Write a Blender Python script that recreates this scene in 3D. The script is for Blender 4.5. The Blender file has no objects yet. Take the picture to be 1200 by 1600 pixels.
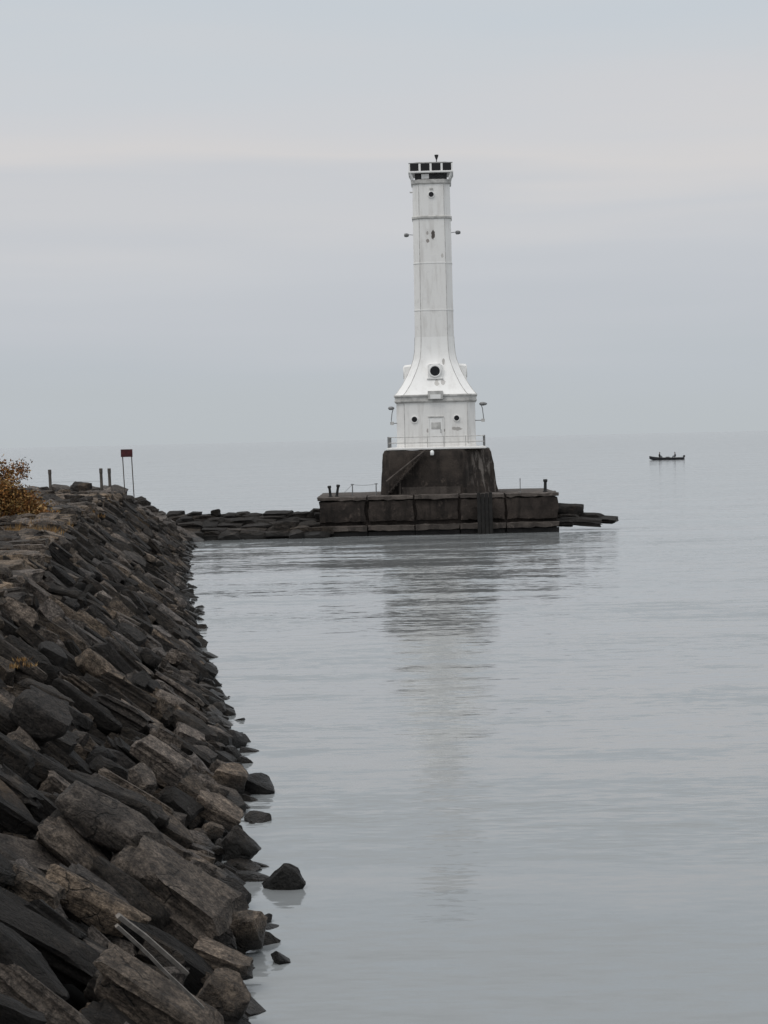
import bpy, bmesh, math, random
import numpy as np
from mathutils import Vector, Matrix, noise as mnoise
R = math.radians
scene = bpy.context.scene
COL = scene.collection

# ------------------------------------------------------------------ camera
CAM_H, F_PX, W_PX, H_PX = 6.0, 3200.0, 1200.0, 1600.0
PITCH = math.atan(114.0 / F_PX)
ROLL = math.atan(27.5 / 1200.0)
FWD = Vector((0, math.cos(PITCH), -math.sin(PITCH)))
UP0 = Vector((0, math.sin(PITCH), math.cos(PITCH)))
RT0 = Vector((1, 0, 0))
CX = RT0 * math.cos(ROLL) - UP0 * math.sin(ROLL)
CY = RT0 * math.sin(ROLL) + UP0 * math.cos(ROLL)
EYE = Vector((0, 0, CAM_H))
cd = bpy.data.cameras.new('camera')
cam = bpy.data.objects.new('camera', cd)
COL.objects.link(cam)
mw = Matrix.Identity(4)
for i in range(3):
    mw[i][0], mw[i][1], mw[i][2], mw[i][3] = CX[i], CY[i], -FWD[i], EYE[i]
cam.matrix_world = mw
cd.sensor_fit = 'HORIZONTAL'
cd.sensor_width = 36.0
cd.lens = 36.0 * F_PX / W_PX
cd.clip_start, cd.clip_end = 0.5, 60000.0
scene.camera = cam

# ------------------------------------------------------------------ world, sun, exposure
def lin(c):
    c = c / 255.0
    return c / 12.92 if c <= 0.04045 else ((c + 0.055) / 1.055) ** 2.4
def srgb(r, g, b, k=1.0):
    return (lin(r) * k, lin(g) * k, lin(b) * k, 1.0)

SUN_EL, SUN_AZ = R(58), R(222)           # azimuth clockwise from +Y: high, behind the camera's left shoulder
world = bpy.data.worlds.new('World')
scene.world = world
world.use_nodes = True
wn, wl = world.node_tree.nodes, world.node_tree.links
wn.clear()
w_out = wn.new('ShaderNodeOutputWorld')
w_mix = wn.new('ShaderNodeMixShader')
w_sky = wn.new('ShaderNodeTexSky')
w_sky.sky_type = 'NISHITA'
w_sky.sun_disc = False
w_sky.sun_elevation = SUN_EL
w_sky.sun_rotation = SUN_AZ
w_bg1 = wn.new('ShaderNodeBackground'); w_bg1.inputs[1].default_value = 0.06
w_bg2 = wn.new('ShaderNodeBackground'); w_bg2.inputs[1].default_value = 1.0
wl.new(w_sky.outputs[0], w_bg1.inputs[0])
w_tc = wn.new('ShaderNodeTexCoord')
w_map = wn.new('ShaderNodeMapping'); w_map.inputs['Scale'].default_value = (3.2, 3.2, 36)
w_noise = wn.new('ShaderNodeTexNoise'); w_noise.inputs['Scale'].default_value = 1.0
w_noise.inputs['Detail'].default_value = 3.0; w_noise.inputs['Roughness'].default_value = 0.45
w_sep = wn.new('ShaderNodeSeparateXYZ')
wl.new(w_tc.outputs['Generated'], w_map.inputs['Vector'])
wl.new(w_map.outputs[0], w_noise.inputs['Vector'])
wl.new(w_tc.outputs['Generated'], w_sep.inputs[0])
w_off = wn.new('ShaderNodeMath'); w_off.operation = 'MULTIPLY_ADD'
wl.new(w_noise.outputs['Fac'], w_off.inputs[0]); w_off.inputs[1].default_value = 0.075
wl.new(w_sep.outputs['Z'], w_off.inputs[2])
w_sub = wn.new('ShaderNodeMath'); w_sub.operation = 'SUBTRACT'; w_sub.inputs[1].default_value = 0.0375
wl.new(w_off.outputs[0], w_sub.inputs[0])
w_ramp = wn.new('ShaderNodeValToRGB')
wl.new(w_sub.outputs[0], w_ramp.inputs[0])
stops = [(0.0, (186, 192, 196), 1.0), (0.035, (188, 194, 200), 1.0), (0.065, (194, 198, 204), 1.0),
         (0.090, (199, 202, 207), 1.0), (0.106, (205, 206, 209), 1.0), (0.118, (203, 205, 209), 1.0), (0.132, (213, 211, 211), 1.0),
         (0.155, (208, 209, 212), 1.0), (0.19, (203, 208, 213), 1.0), (0.23, (197, 206, 214), 1.0),
         (0.45, (211, 215, 219), 1.0), (1.0, (224, 225, 226), 1.0)]
el = w_ramp.color_ramp.elements
while len(el) < len(stops):
    el.new(0.5)
for e, (p, c, k) in zip(el, stops):
    e.position = p
    e.color = srgb(*c)
wl.new(w_ramp.outputs[0], w_bg2.inputs[0])
w_zen = wn.new('ShaderNodeMapRange')                 # an overcast sky is brightest overhead
w_zen.inputs['From Min'].default_value = 0.25; w_zen.inputs['From Max'].default_value = 1.0
w_zen.inputs['To Min'].default_value = 1.0; w_zen.inputs['To Max'].default_value = 1.6
wl.new(w_sep.outputs['Z'], w_zen.inputs['Value'])
wl.new(w_zen.outputs[0], w_bg2.inputs[1])
w_mix.inputs[0].default_value = 0.96
wl.new(w_bg1.outputs[0], w_mix.inputs[1]); wl.new(w_bg2.outputs[0], w_mix.inputs[2])
wl.new(w_mix.outputs[0], w_out.inputs[0])

sd = bpy.data.lights.new('sun', 'SUN')
sd.energy, sd.angle, sd.color = 0.9, R(25), (1.0, 0.96, 0.91)
sun = bpy.data.objects.new('sun', sd)
COL.objects.link(sun)
sdir = Vector((math.sin(SUN_AZ) * math.cos(SUN_EL), math.cos(SUN_AZ) * math.cos(SUN_EL), math.sin(SUN_EL)))
sun.rotation_euler = (-sdir).to_track_quat('-Z', 'Y').to_euler()
sun.location = sdir * 60

vs = scene.view_settings
vs.view_transform, vs.look, vs.exposure, vs.gamma = 'Standard', 'None', 0.0, 1.0
vs.use_curve_mapping = False
scene.cycles.use_denoising = True
scene.cycles.max_bounces = 6

# ------------------------------------------------------------------ projection helpers (photo pixels <-> place)
def ray(px, py):
    return FWD * F_PX + CX * (px - W_PX / 2) - CY * (py - H_PX / 2)
def on_z(px, py, z=0.0):
    d = ray(px, py)
    return EYE + d * ((z - CAM_H) / d.z)
def at_y(px, py, y):
    d = ray(px, py)
    return EYE + d * (y / d.y)
def project(p):
    q = Vector(p) - EYE
    dep = q.dot(FWD)
    return 600 + F_PX * q.dot(CX) / dep, 800 - F_PX * q.dot(CY) / dep, dep

# ------------------------------------------------------------------ tagging and mesh helpers
def tag(o, label=None, cat=None, group=None, kind=None):
    if label: o['label'] = label
    if cat: o['category'] = cat
    if group: o['group'] = group
    if kind: o['kind'] = kind
    return o
def empty(name, loc=(0, 0, 0), rz=0.0):
    o = bpy.data.objects.new(name, None)
    COL.objects.link(o)
    o.location = loc
    o.rotation_euler = (0, 0, rz)
    o.empty_display_size = 0.3
    return o
def link_mesh(name, me, mat=None, parent=None):
    o = bpy.data.objects.new(name, me)
    COL.objects.link(o)
    if mat is not None and not me.materials:
        me.materials.append(mat)
    if parent is not None:
        o.parent = parent
    return o
def poly(name, verts, faces, mat, parent=None, smooth=None, fix=True):
    me = bpy.data.meshes.new(name)
    me.from_pydata([tuple(v) for v in verts], [], faces)
    if fix:
        bm = bmesh.new(); bm.from_mesh(me)
        bmesh.ops.recalc_face_normals(bm, faces=bm.faces)
        bm.to_mesh(me); bm.free()
    if smooth is not None:
        me.shade_smooth()
        me.set_sharp_from_angle(angle=R(smooth))
    return link_mesh(name, me, mat, parent)

class MB:
    """collects shapes that form ONE piece"""
    def __init__(s): s.v, s.f = [], []
    def add(s, v, f):
        n = len(s.v)
        s.v += [Vector(a) for a in v]
        s.f += [tuple(i + n for i in q) for q in f]
        return s
    def box(s, x0, x1, y0, y1, z0, z1):
        v = [(x, y, z) for z in (z0, z1) for y in (y0, y1) for x in (x0, x1)]
        return s.add(v, [(0, 2, 3, 1), (4, 5, 7, 6), (0, 1, 5, 4), (2, 6, 7, 3), (0, 4, 6, 2), (1, 3, 7, 5)])
    def loft(s, rings, cap=True, closed=True):
        n = len(rings[0]); v = []; f = []
        for r in rings: v += r
        for k in range(len(rings) - 1):
            for i in range(n if closed else n - 1):
                j = (i + 1) % n
                f.append((k * n + i, k * n + j, (k + 1) * n + j, (k + 1) * n + i))
        if cap:
            f.append(tuple(range(n))[::-1]); f.append(tuple((len(rings) - 1) * n + i for i in range(n)))
        return s.add(v, f)
    def tube(s, pts, rad, seg=8):
        pts = [Vector(p) for p in pts]
        rads = rad if isinstance(rad, (list, tuple)) else [rad] * len(pts)
        rings = []
        for k, p in enumerate(pts):
            a = pts[max(k - 1, 0)]; b = pts[min(k + 1, len(pts) - 1)]
            d = (b - a).normalized()
            u = d.cross(Vector((0, 0, 1)))
            if u.length < 1e-3: u = d.cross(Vector((1, 0, 0)))
            u.normalize(); w = d.cross(u)
            rings.append([p + (u * math.cos(t) + w * math.sin(t)) * rads[k] for t in [2 * math.pi * i / seg for i in range(seg)]])
        return s.loft(rings)
    def lathe(s, prof, seg=24, axis='Z', origin=(0, 0, 0)):
        o = Vector(origin); rings = []
        for r, h in prof:
            ring = []
            for i in range(seg):
                t = 2 * math.pi * i / seg
                c, q = r * math.cos(t), r * math.sin(t)
                ring.append(o + (Vector((c, q, h)) if axis == 'Z' else Vector((c, -h, q)) if axis == '-Y' else Vector((h, c, q))))
            rings.append(ring)
        return s.loft(rings)
    def build(s, name, mat, parent=None, smooth=None, bevel=0.0, seg=1):
        me = bpy.data.meshes.new(name)
        me.from_pydata([tuple(v) for v in s.v], [], s.f)
        bm = bmesh.new(); bm.from_mesh(me)
        bmesh.ops.recalc_face_normals(bm, faces=bm.faces)
        if bevel > 0:
            bmesh.ops.bevel(bm, geom=list(bm.edges), offset=bevel, segments=seg, affect='EDGES', clamp_overlap=True)
        bm.to_mesh(me); bm.free()
        if smooth is not None:
            me.shade_smooth(); me.set_sharp_from_angle(angle=R(smooth))
        return link_mesh(name, me, mat, parent)

# ------------------------------------------------------------------ materials
class N:
    def __init__(s, name):
        s.m = bpy.data.materials.new(name); s.m.use_nodes = True
        s.t = s.m.node_tree; s.t.nodes.clear()
        s.out = s.t.nodes.new('ShaderNodeOutputMaterial')
        s.p = s.t.nodes.new('ShaderNodeBsdfPrincipled')
        s.t.links.new(s.p.outputs[0], s.out.inputs[0])
    def node(s, typ, **kw):
        n = s.t.nodes.new(typ)
        for k, v in kw.items(): setattr(n, k, v)
        return n
    def put(s, sock, val):
        if isinstance(val, bpy.types.NodeSocket): s.t.links.new(val, sock)
        elif isinstance(val, (tuple, list)) and len(val) == 3 and sock.type == 'RGBA': sock.default_value = (*val, 1)
        else: sock.default_value = val
    def coord(s, kind='Object'):
        return s.node('ShaderNodeTexCoord').outputs[kind]
    def pos(s):
        return s.node('ShaderNodeNewGeometry').outputs['Position']
    def mapping(s, vec, scale=(1, 1, 1), rot=(0, 0, 0), loc=(0, 0, 0)):
        n = s.node('ShaderNodeMapping')
        s.put(n.inputs['Vector'], vec)
        n.inputs['Scale'].default_value = scale; n.inputs['Rotation'].default_value = rot; n.inputs['Location'].default_value = loc
        return n.outputs[0]
    def noise(s, vec, scale=1.0, detail=4.0, rough=0.55, dist=0.0):
        n = s.node('ShaderNodeTexNoise')
        s.put(n.inputs['Vector'], vec)
        n.inputs['Scale'].default_value = scale; n.inputs['Detail'].default_value = detail
        n.inputs['Roughness'].default_value = rough; n.inputs['Distortion'].default_value = dist
        return n.outputs['Fac']
    def math(s, op, a, b=0.0, c=0.0):
        n = s.node('ShaderNodeMath', operation=op)
        s.put(n.inputs[0], a); s.put(n.inputs[1], b)
        s.put(n.inputs[2], c)
        return n.outputs[0]
    def ramp(s, fac, lo, hi, a=0.0, b=1.0):
        n = s.node('ShaderNodeMapRange'); n.interpolation_type = 'SMOOTHSTEP'
        s.put(n.inputs['Value'], fac)
        n.inputs['From Min'].default_value = lo; n.inputs['From Max'].default_value = hi
        n.inputs['To Min'].default_value = a; n.inputs['To Max'].default_value = b
        return n.outputs[0]
    def mix(s, fac, a, b, mode='MIX'):
        n = s.node('ShaderNodeMix', data_type='RGBA', blend_type=mode)
        s.put(n.inputs[0], fac); s.put(n.inputs[6], a); s.put(n.inputs[7], b)
        return n.outputs[2]
    def sep(s, vec):
        n = s.node('ShaderNodeSeparateXYZ'); s.put(n.inputs[0], vec)
        return n.outputs
    def bump(s, h, dist=0.02, strength=1.0):
        n = s.node('ShaderNodeBump'); s.put(n.inputs['Height'], h)
        s.put(n.inputs['Distance'], dist); s.put(n.inputs['Strength'], strength)
        s.t.links.new(n.outputs[0], s.p.inputs['Normal'])
        return n
    def done(s, color, rough=0.8, spec=0.5, metal=0.0):
        s.put(s.p.inputs['Base Color'], color); s.put(s.p.inputs['Roughness'], rough)
        s.put(s.p.inputs['Specular IOR Level'], spec); s.put(s.p.inputs['Metallic'], metal)
        return s.m

def plain(name, col, rough=0.7, var=0.25, scale=3.0, metal=0.0, spec=0.4):
    n = N(name)
    c = n.coord()
    f = n.noise(c, scale, 5)
    dark = tuple(x * (1 - var) for x in col)
    lite = tuple(min(1, x * (1 + var)) for x in col)
    n.bump(n.noise(c, scale * 6, 3), 0.004)
    return n.done(n.mix(n.ramp(f, 0.3, 0.7), dark, lite), rough, spec, metal)

def stone_material(name, merged):
    n = N(name)
    a = n.node('ShaderNodeAttribute', attribute_name='lc'); lc = a.outputs['Vector']
    if merged:
        t = n.node('ShaderNodeAttribute', attribute_name='tint'); tint = t.outputs['Color']
    else:
        t = n.node('ShaderNodeObjectInfo'); tint = t.outputs['Color']
    P = n.pos()
    big = n.noise(P, 0.9, 5, 0.6)
    fine = n.noise(P, 7.0, 7, 0.76)
    strat = n.noise(n.mapping(lc, (2.0, 3.0, 7.5)), 1.3, 5, 0.68, 0.7)
    col = n.mix(n.ramp(fine, 0.28, 0.72), (0.25, 0.25, 0.26), (1.75, 1.70, 1.62))
    grain = n.noise(P, 26.0, 5, 0.7)
    col = n.mix(1.0, col, n.mix(n.ramp(grain, 0.3, 0.7), (0.5, 0.5, 0.5), (1.5, 1.49, 1.46)), 'MULTIPLY')
    col = n.mix(1.0, tint, col, 'MULTIPLY')
    k2 = n.mix(n.ramp(strat, 0.34, 0.60), (0.35, 0.34, 0.34), (1.22, 1.2, 1.17))
    col = n.mix(0.6, col, k2, 'MULTIPLY')
    stain = n.ramp(big, 0.48, 0.66)
    col = n.mix(n.math('MULTIPLY', stain, 0.72), col, (0.024, 0.021, 0.019))
    pale = n.ramp(n.noise(P, 3.1, 6, 0.7), 0.60, 0.74, 0.0, 0.45)
    col = n.mix(pale, col, (0.17, 0.157, 0.143))
    rust = n.ramp(n.noise(n.mapping(P, loc=(7, 3, 1)), 0.55, 5, 0.7), 0.60, 0.76, 0.0, 0.5)
    col = n.mix(rust, col, (0.16, 0.105, 0.06))
    vo = n.node('ShaderNodeTexVoronoi', feature='DISTANCE_TO_EDGE')
    wob = n.node('ShaderNodeVectorMath', operation='MULTIPLY_ADD')
    nz = n.node('ShaderNodeTexNoise'); nz.inputs['Scale'].default_value = 2.0; nz.inputs['Detail'].default_value = 5.0; n.put(nz.inputs['Vector'], P)
    n.put(wob.inputs[0], nz.outputs['Color']); wob.inputs[1].default_value = (.9, .9, .9); n.put(wob.inputs[2], P)
    n.put(vo.inputs['Vector'], wob.outputs[0]); vo.inputs['Scale'].default_value = 1.3
    crack = n.math('MULTIPLY', n.ramp(vo.outputs['Distance'], 0.028, 0.0), n.ramp(n.noise(P, 1.3, 3), 0.5, 0.62))
    col = n.mix(n.math('MULTIPLY', crack, 0.75), col, (0.012, 0.011, 0.010))
    z = n.math('ADD', n.sep(P)[2], n.math('MULTIPLY', n.math('SUBTRACT', big, 0.5), 0.6))
    wet = n.ramp(z, 0.46, 0.20)
    col = n.mix(n.math('MULTIPLY', wet, 0.86), col, (0.010, 0.009, 0.008))
    h = n.math('ADD', n.math('SUBTRACT', n.math('MULTIPLY', strat, 1.1), n.math('MULTIPLY', crack, 0.4)), n.math('ADD', n.math('MULTIPLY', fine, 0.7), n.math('MULTIPLY', n.noise(P, 24, 3, 0.6), 0.25)))
    n.bump(h, 0.14, 1.0)
    rough = n.math('SUBTRACT', 0.86, n.math('MULTIPLY', wet, 0.42))
    return n.done(col, rough, 0.35)

M = {}
M['stone'] = stone_material('quarried_stone', False)
M['stone_mass'] = stone_material('quarried_stone_mass', True)
M['core'] = plain('rubble_core_shade', (0.012, 0.011, 0.010), 0.9, 0.5, 2.0)  # near-black colour paints in the deep shade of gaps between stones

def white_paint(name, stains, col=(0.80, 0.785, 0.76), k=1.0):
    n = N(name)
    c = n.coord()
    f1 = n.noise(n.mapping(c, (3, 3, 0.5)), 1.0, 5, 0.6)          # runs of dirt down the plates
    f2 = n.noise(c, 1.1, 6, 0.65)
    out = n.mix(n.ramp(f1, 0.45, 0.75, 0, 0.42 * k), col, (0.47, 0.44, 0.41))
    out = n.mix(n.ramp(f2, 0.55, 0.75, 0, 0.5 * k), out, (0.52, 0.50, 0.475))
    sp = n.noise(c, 3.2, 7, 0.7)
    out = n.mix(n.ramp(sp, 0.69, 0.74, 0, 0.7 * k), out, (0.26, 0.22, 0.19))
    nv = n.noise(c, 5.0, 4, 0.6)
    for (x, y, z, sx, sz, cc) in stains:                           # peeled patches with a shape of their own
        q = n.mapping(c, (1 / sx, 0.6, 1 / sz), loc=(-x / sx, -y * 0.6, -z / sz))
        ln = n.node('ShaderNodeVectorMath', operation='LENGTH'); n.put(ln.inputs[0], q)
        d = n.math('ADD', ln.outputs['Value'], n.math('MULTIPLY', n.math('SUBTRACT', nv, 0.5), 1.7))
        out = n.mix(n.ramp(d, 1.05, 0.8), out, cc)
    n.bump(n.noise(c, 9, 4), 0.006)
    return n.done(out, 0.55, 0.4)

def concrete(name, col, dark, k=1.0, lime=None):
    n = N(name)
    P = n.pos()
    f = n.noise(P, 0.8, 7, 0.66)
    g = n.noise(n.mapping(P, (2.0, 2.0, 0.35)), 1.0, 6, 0.62)
    out = n.mix(n.ramp(f, 0.3, 0.7), dark, col)
    out = n.mix(n.ramp(g, 0.46, 0.66, 0, 0.75 * k), out, tuple(x * 0.45 for x in dark))
    out = n.mix(n.ramp(n.noise(P, 2.2, 6, 0.72), 0.56, 0.70, 0, 0.6), out, tuple(min(1, x * 2.1) for x in col))
    if lime is not None:             # leached lime running down the splayed right side
        run = n.ramp(n.noise(n.mapping(P, (2.6, 2.6, 0.55), loc=(4, 0, 0)), 1.0, 7, 0.72, .3), 0.50, 0.62)
        out = n.mix(n.math('MULTIPLY', n.math('MULTIPLY', run, n.ramp(n.sep(P)[0], lime - .5, lime + .5)), .8), out, (0.21, 0.185, 0.165))
    wet = n.ramp(n.math('ADD', n.sep(P)[2], n.math('MULTIPLY', n.math('SUBTRACT', f, 0.5), 0.3)), 0.36, 0.22)
    out = n.mix(n.math('MULTIPLY', wet, 0.9), out, (0.006, 0.005, 0.005))
    n.bump(n.math('ADD', n.noise(P, 2.2, 6, 0.7), n.math('MULTIPLY', n.noise(P, 13, 4, 0.7), 0.4)), 0.09)
    return n.done(out, n.math('SUBTRACT', 0.9, n.math('MULTIPLY', wet, 0.4)), 0.3)

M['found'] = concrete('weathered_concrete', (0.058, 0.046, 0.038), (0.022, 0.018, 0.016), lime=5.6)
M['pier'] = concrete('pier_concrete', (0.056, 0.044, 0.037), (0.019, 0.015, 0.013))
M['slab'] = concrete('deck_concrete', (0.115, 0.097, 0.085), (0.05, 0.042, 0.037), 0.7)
M['dark_wood'] = plain('tarred_timber', (0.012, 0.011, 0.010), 0.8, 0.4, 5)
M['grey_steel'] = plain('grey_steel', (0.20, 0.20, 0.20), 0.55, 0.25, 6, 0.3)
M['dark_steel'] = plain('dark_steel', (0.03, 0.03, 0.03), 0.5, 0.3, 6, 0.4)
M['pale_steel'] = plain('galvanised_steel', (0.48, 0.47, 0.45), 0.5, 0.2, 6, 0.2)
M['trim'] = plain('grey_white_trim', (0.48, 0.47, 0.45), 0.6, 0.25, 2.5)
M['white_lamp'] = plain('white_enamel', (0.85, 0.85, 0.84), 0.35, 0.05, 3)
M['glass'] = plain('dark_glass', (0.006, 0.006, 0.007), 0.08, 0.2, 3, 0, 0.35)
M['red'] = plain('dull_red_paint', (0.055, 0.008, 0.010), 0.6, 0.35, 5)
M['post_wood'] = plain('weathered_post', (0.085, 0.075, 0.066), 0.85, 0.35, 8)
M['bark'] = plain('bark', (0.07, 0.05, 0.035), 0.9, 0.4, 10)
M['beam'] = plain('pale_worn_timber', (0.17, 0.152, 0.135), 0.75, 0.3, 7)

# ------------------------------------------------------------------ lake
nw = N('lake_water')
P = nw.pos()
def slopes(scale, rot, detail, amp):
    q = nw.node('ShaderNodeTexNoise')
    nw.put(q.inputs['Vector'], nw.mapping(P, scale, (0, 0, R(rot))))
    q.inputs['Scale'].default_value = 1.0; q.inputs['Detail'].default_value = detail; q.inputs['Roughness'].default_value = 0.5
    c = nw.node('ShaderNodeVectorMath', operation='SUBTRACT'); nw.put(c.inputs[0], q.outputs['Color']); c.inputs[1].default_value = (.5, .5, .5)
    m = nw.node('ShaderNodeVectorMath', operation='MULTIPLY'); nw.put(m.inputs[0], c.outputs[0]); m.inputs[1].default_value = amp
    return m.outputs[0]
def vadd(a, b):
    v = nw.node('ShaderNodeVectorMath', operation='ADD'); nw.put(v.inputs[0], a); nw.put(v.inputs[1], b)
    return v.outputs[0]
wide = nw.noise(nw.mapping(P, (0.035, 0.12, 1), (0, 0, R(9))), 1.0, 4, 0.55)
patch = nw.ramp(wide, 0.42, 0.64, 0.75, 1.5)
small = vadd(slopes((0.6, 2.4, 1), 4, 4, (.10, .42, 0)), slopes((2.6, 9, 1), 8, 3, (.26, .46, 0)))
sc_ = nw.node('ShaderNodeVectorMath', operation='SCALE'); nw.put(sc_.inputs[0], small); nw.put(sc_.inputs['Scale'], patch)
slp = nw.sep(vadd(sc_.outputs[0], slopes((0.08, 0.42, 1), 11, 4, (.03, .46, 0))))
# slopes skewed towards the camera, shaped to keep the pier's reflection short
sy = nw.math('ADD', nw.math('MINIMUM', slp[1], 0.0), nw.math('MULTIPLY', nw.math('MAXIMUM', slp[1], 0.0), 0.22))
cmb = nw.node('ShaderNodeCombineXYZ'); nw.put(cmb.inputs[0], slp[0]); nw.put(cmb.inputs[1], sy); cmb.inputs[2].default_value = 1.0
tot = cmb.outputs[0]
nn_ = nw.node('ShaderNodeVectorMath', operation='NORMALIZE'); nw.put(nn_.inputs[0], tot)
nw.t.links.new(nn_.outputs[0], nw.p.inputs['Normal'])
nw.p.inputs['IOR'].default_value = 1.36
M['water'] = nw.done((0.225, 0.238, 0.243), 0.08, 0.5)
me = bpy.data.meshes.new('lake_water')
S = 26000.0
me.from_pydata([(-S, -200, 0), (S, -200, 0), (S, S, 0), (-S, S, 0)], [], [(0, 1, 2, 3)])
tag(link_mesh('lake_water', me, M['water']), kind='structure')

# ------------------------------------------------------------------ stones
def stone_variant(seed, cuts, slab):
    """a unit block (about -0.5..0.5) broken by cleavage planes, with ledges along its beds"""
    rng = random.Random(seed)
    bm = bmesh.new()
    bmesh.ops.create_cube(bm, size=1.0)
    bmesh.ops.subdivide_edges(bm, edges=bm.edges[:], cuts=cuts, use_grid_fill=True)
    planes = []
    for k in range(7 if slab else 12):
        d = Vector((rng.uniform(-1, 1), rng.uniform(-1, 1), rng.uniform(-1, 1) * (0.8 if slab else 1.0))).normalized()
        ext = 0.5 * (abs(d.x) + abs(d.y) + abs(d.z))
        planes.append((d, ext * rng.uniform(0.66, 0.86) if slab else ext * rng.uniform(0.58, 0.78)))
    offs = Vector((rng.uniform(0, 90), rng.uniform(0, 90), rng.uniform(0, 90)))
    lay = [rng.uniform(-0.5, 0.5) for _ in range(3)]
    lofs = [(rng.uniform(-0.08, 0.08), rng.uniform(-0.10, 0.10)) for _ in range(4)]
    taper = rng.uniform(-0.18, 0.18), rng.uniform(-0.2, 0.2)
    for v in bm.verts:
        p = v.co.copy()
        li = sum(1 for q in lay if p.z > q)
        if slab:
            edge = max(abs(p.x), abs(p.y)) * 2
            p.x += lofs[li][0] * edge; p.y += lofs[li][1] * edge
        p.y *= 1 + taper[0] * p.x * 2; p.z *= 1 + taper[1] * p.x * 2
        for d, h in planes:
            e = p.dot(d) - h
            if e > 0: p -= d * e
        nn = mnoise.noise_vector(p * 2.1 + offs) * 0.055 + mnoise.noise_vector(p * 5.0 + offs) * 0.028
        if cuts > 5: nn += mnoise.noise_vector(p * 11.0 + offs) * 0.012
        p += nn
        v.co = p
    bmesh.ops.recalc_face_normals(bm, faces=bm.faces)
    me = bpy.data.meshes.new('stone')
    bm.to_mesh(me); bm.free()
    me.shade_smooth(); me.set_sharp_from_angle(angle=R(32))
    co = np.empty(len(me.vertices) * 3, 'f'); me.vertices.foreach_get('co', co)
    a = me.attributes.new('lc', 'FLOAT_VECTOR', 'POINT')
    lc = co.reshape(-1, 3) * np.array((1.8, 1.0, 0.6)) + np.array(offs)
    a.data.foreach_set('vector', lc.astype('f').ravel())
    me.materials.append(M['stone'])
    return me
HI = {True: [stone_variant(100 + i, 9, True) for i in range(10)], False: [stone_variant(200 + i, 8, False) for i in range(7)]}
LO = {True: [stone_variant(100 + i, 4, True) for i in range(10)], False: [stone_variant(200 + i, 3, False) for i in range(7)]}
def arrays(me):
    co = np.empty(len(me.vertices) * 3, 'f'); me.vertices.foreach_get('co', co)
    lc = np.empty(len(me.vertices) * 3, 'f'); me.attributes['lc'].data.foreach_get('vector', lc)
    return co.reshape(-1, 3), lc.reshape(-1, 3), np.array([tuple(p.vertices) for p in me.polygons], 'i')
LOA = {k: [arrays(m) for m in v] for k, v in LO.items()}

class Stone:
    __slots__ = ('m', 'slab', 'var', 'tint', 'size', 'keep')
    def __init__(s, m, slab, var, tint, size, keep=False):
        s.m, s.slab, s.var, s.tint, s.size, s.keep = m, slab, var, tint, size, keep
def frame(loc, ax, nrm, dims, spin=(0, 0, 0)):
    """matrix of a stone whose long axis lies along ax and bed normal along nrm"""
    x = Vector(ax).normalized(); z = Vector(nrm); z = (z - x * z.dot(x)).normalized(); y = z.cross(x)
    r = Matrix((x, y, z)).transposed().to_4x4()
    e = Matrix.Rotation(spin[2], 4, 'Z') @ Matrix.Rotation(spin[1], 4, 'Y') @ Matrix.Rotation(spin[0], 4, 'X')
    return Matrix.Translation(loc) @ r @ e @ Matrix.Diagonal((*dims, 1))
def place_stones(stones, parent, limit=300):
    """the ones that show largest become parts, the rest one mass"""
    def score(s):
        if s.keep: return 1e9
        p = s.m.translation
        if p.y < 3: return 0
        x, y, d = project(p)
        r = F_PX * s.size / d
        if x < -r * .4 or x > 1200 + r or y < -r or y > 1600 + r * .5: return 0
        return r * max(0.3, min(1, 1.0 if p.z > -0.2 else .3))
    stones = sorted(stones, key=score, reverse=True)
    inv = parent.matrix_basis.inverted()
    for s in stones[:limit]:
        o = bpy.data.objects.new('stone', HI[s.slab][s.var])
        COL.objects.link(o)
        o.parent = parent
        o.matrix_basis = inv @ s.m
        o.color = (*s.tint, 1)
    rest = stones[limit:]
    if not rest: return
    V, L, T, Fq, n = [], [], [], [], 0
    for s in rest:
        co, lc, f = LOA[s.slab][s.var]
        mm = np.array(inv @ s.m)
        V.append(co @ mm[:3, :3].T + mm[:3, 3]); L.append(lc)
        T.append(np.tile(np.array((*s.tint, 1.0)), (len(co), 1))); Fq.append(f + n); n += len(co)
    V = np.concatenate(V); L = np.concatenate(L).astype('f'); T = np.concatenate(T).astype('f'); Fq = np.concatenate(Fq)
    me = bpy.data.meshes.new('rubble')
    me.vertices.add(len(V)); me.vertices.foreach_set('co', V.astype('f').ravel())
    me.loops.add(Fq.size); me.loops.foreach_set('vertex_index', Fq.ravel().astype('i'))
    me.polygons.add(len(Fq)); me.polygons.foreach_set('loop_start', np.arange(0, Fq.size, 4, dtype='i'))
    me.update(calc_edges=True)
    me.shade_smooth(); me.set_sharp_from_angle(angle=R(32))
    a = me.attributes.new('lc', 'FLOAT_VECTOR', 'POINT'); a.data.foreach_set('vector', L.ravel())
    a = me.attributes.new('tint', 'FLOAT_COLOR', 'POINT'); a.data.foreach_set('color', T.ravel())
    o = link_mesh('rubble', me, M['stone_mass'], parent)
    tag(o, kind='stuff')

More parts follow.
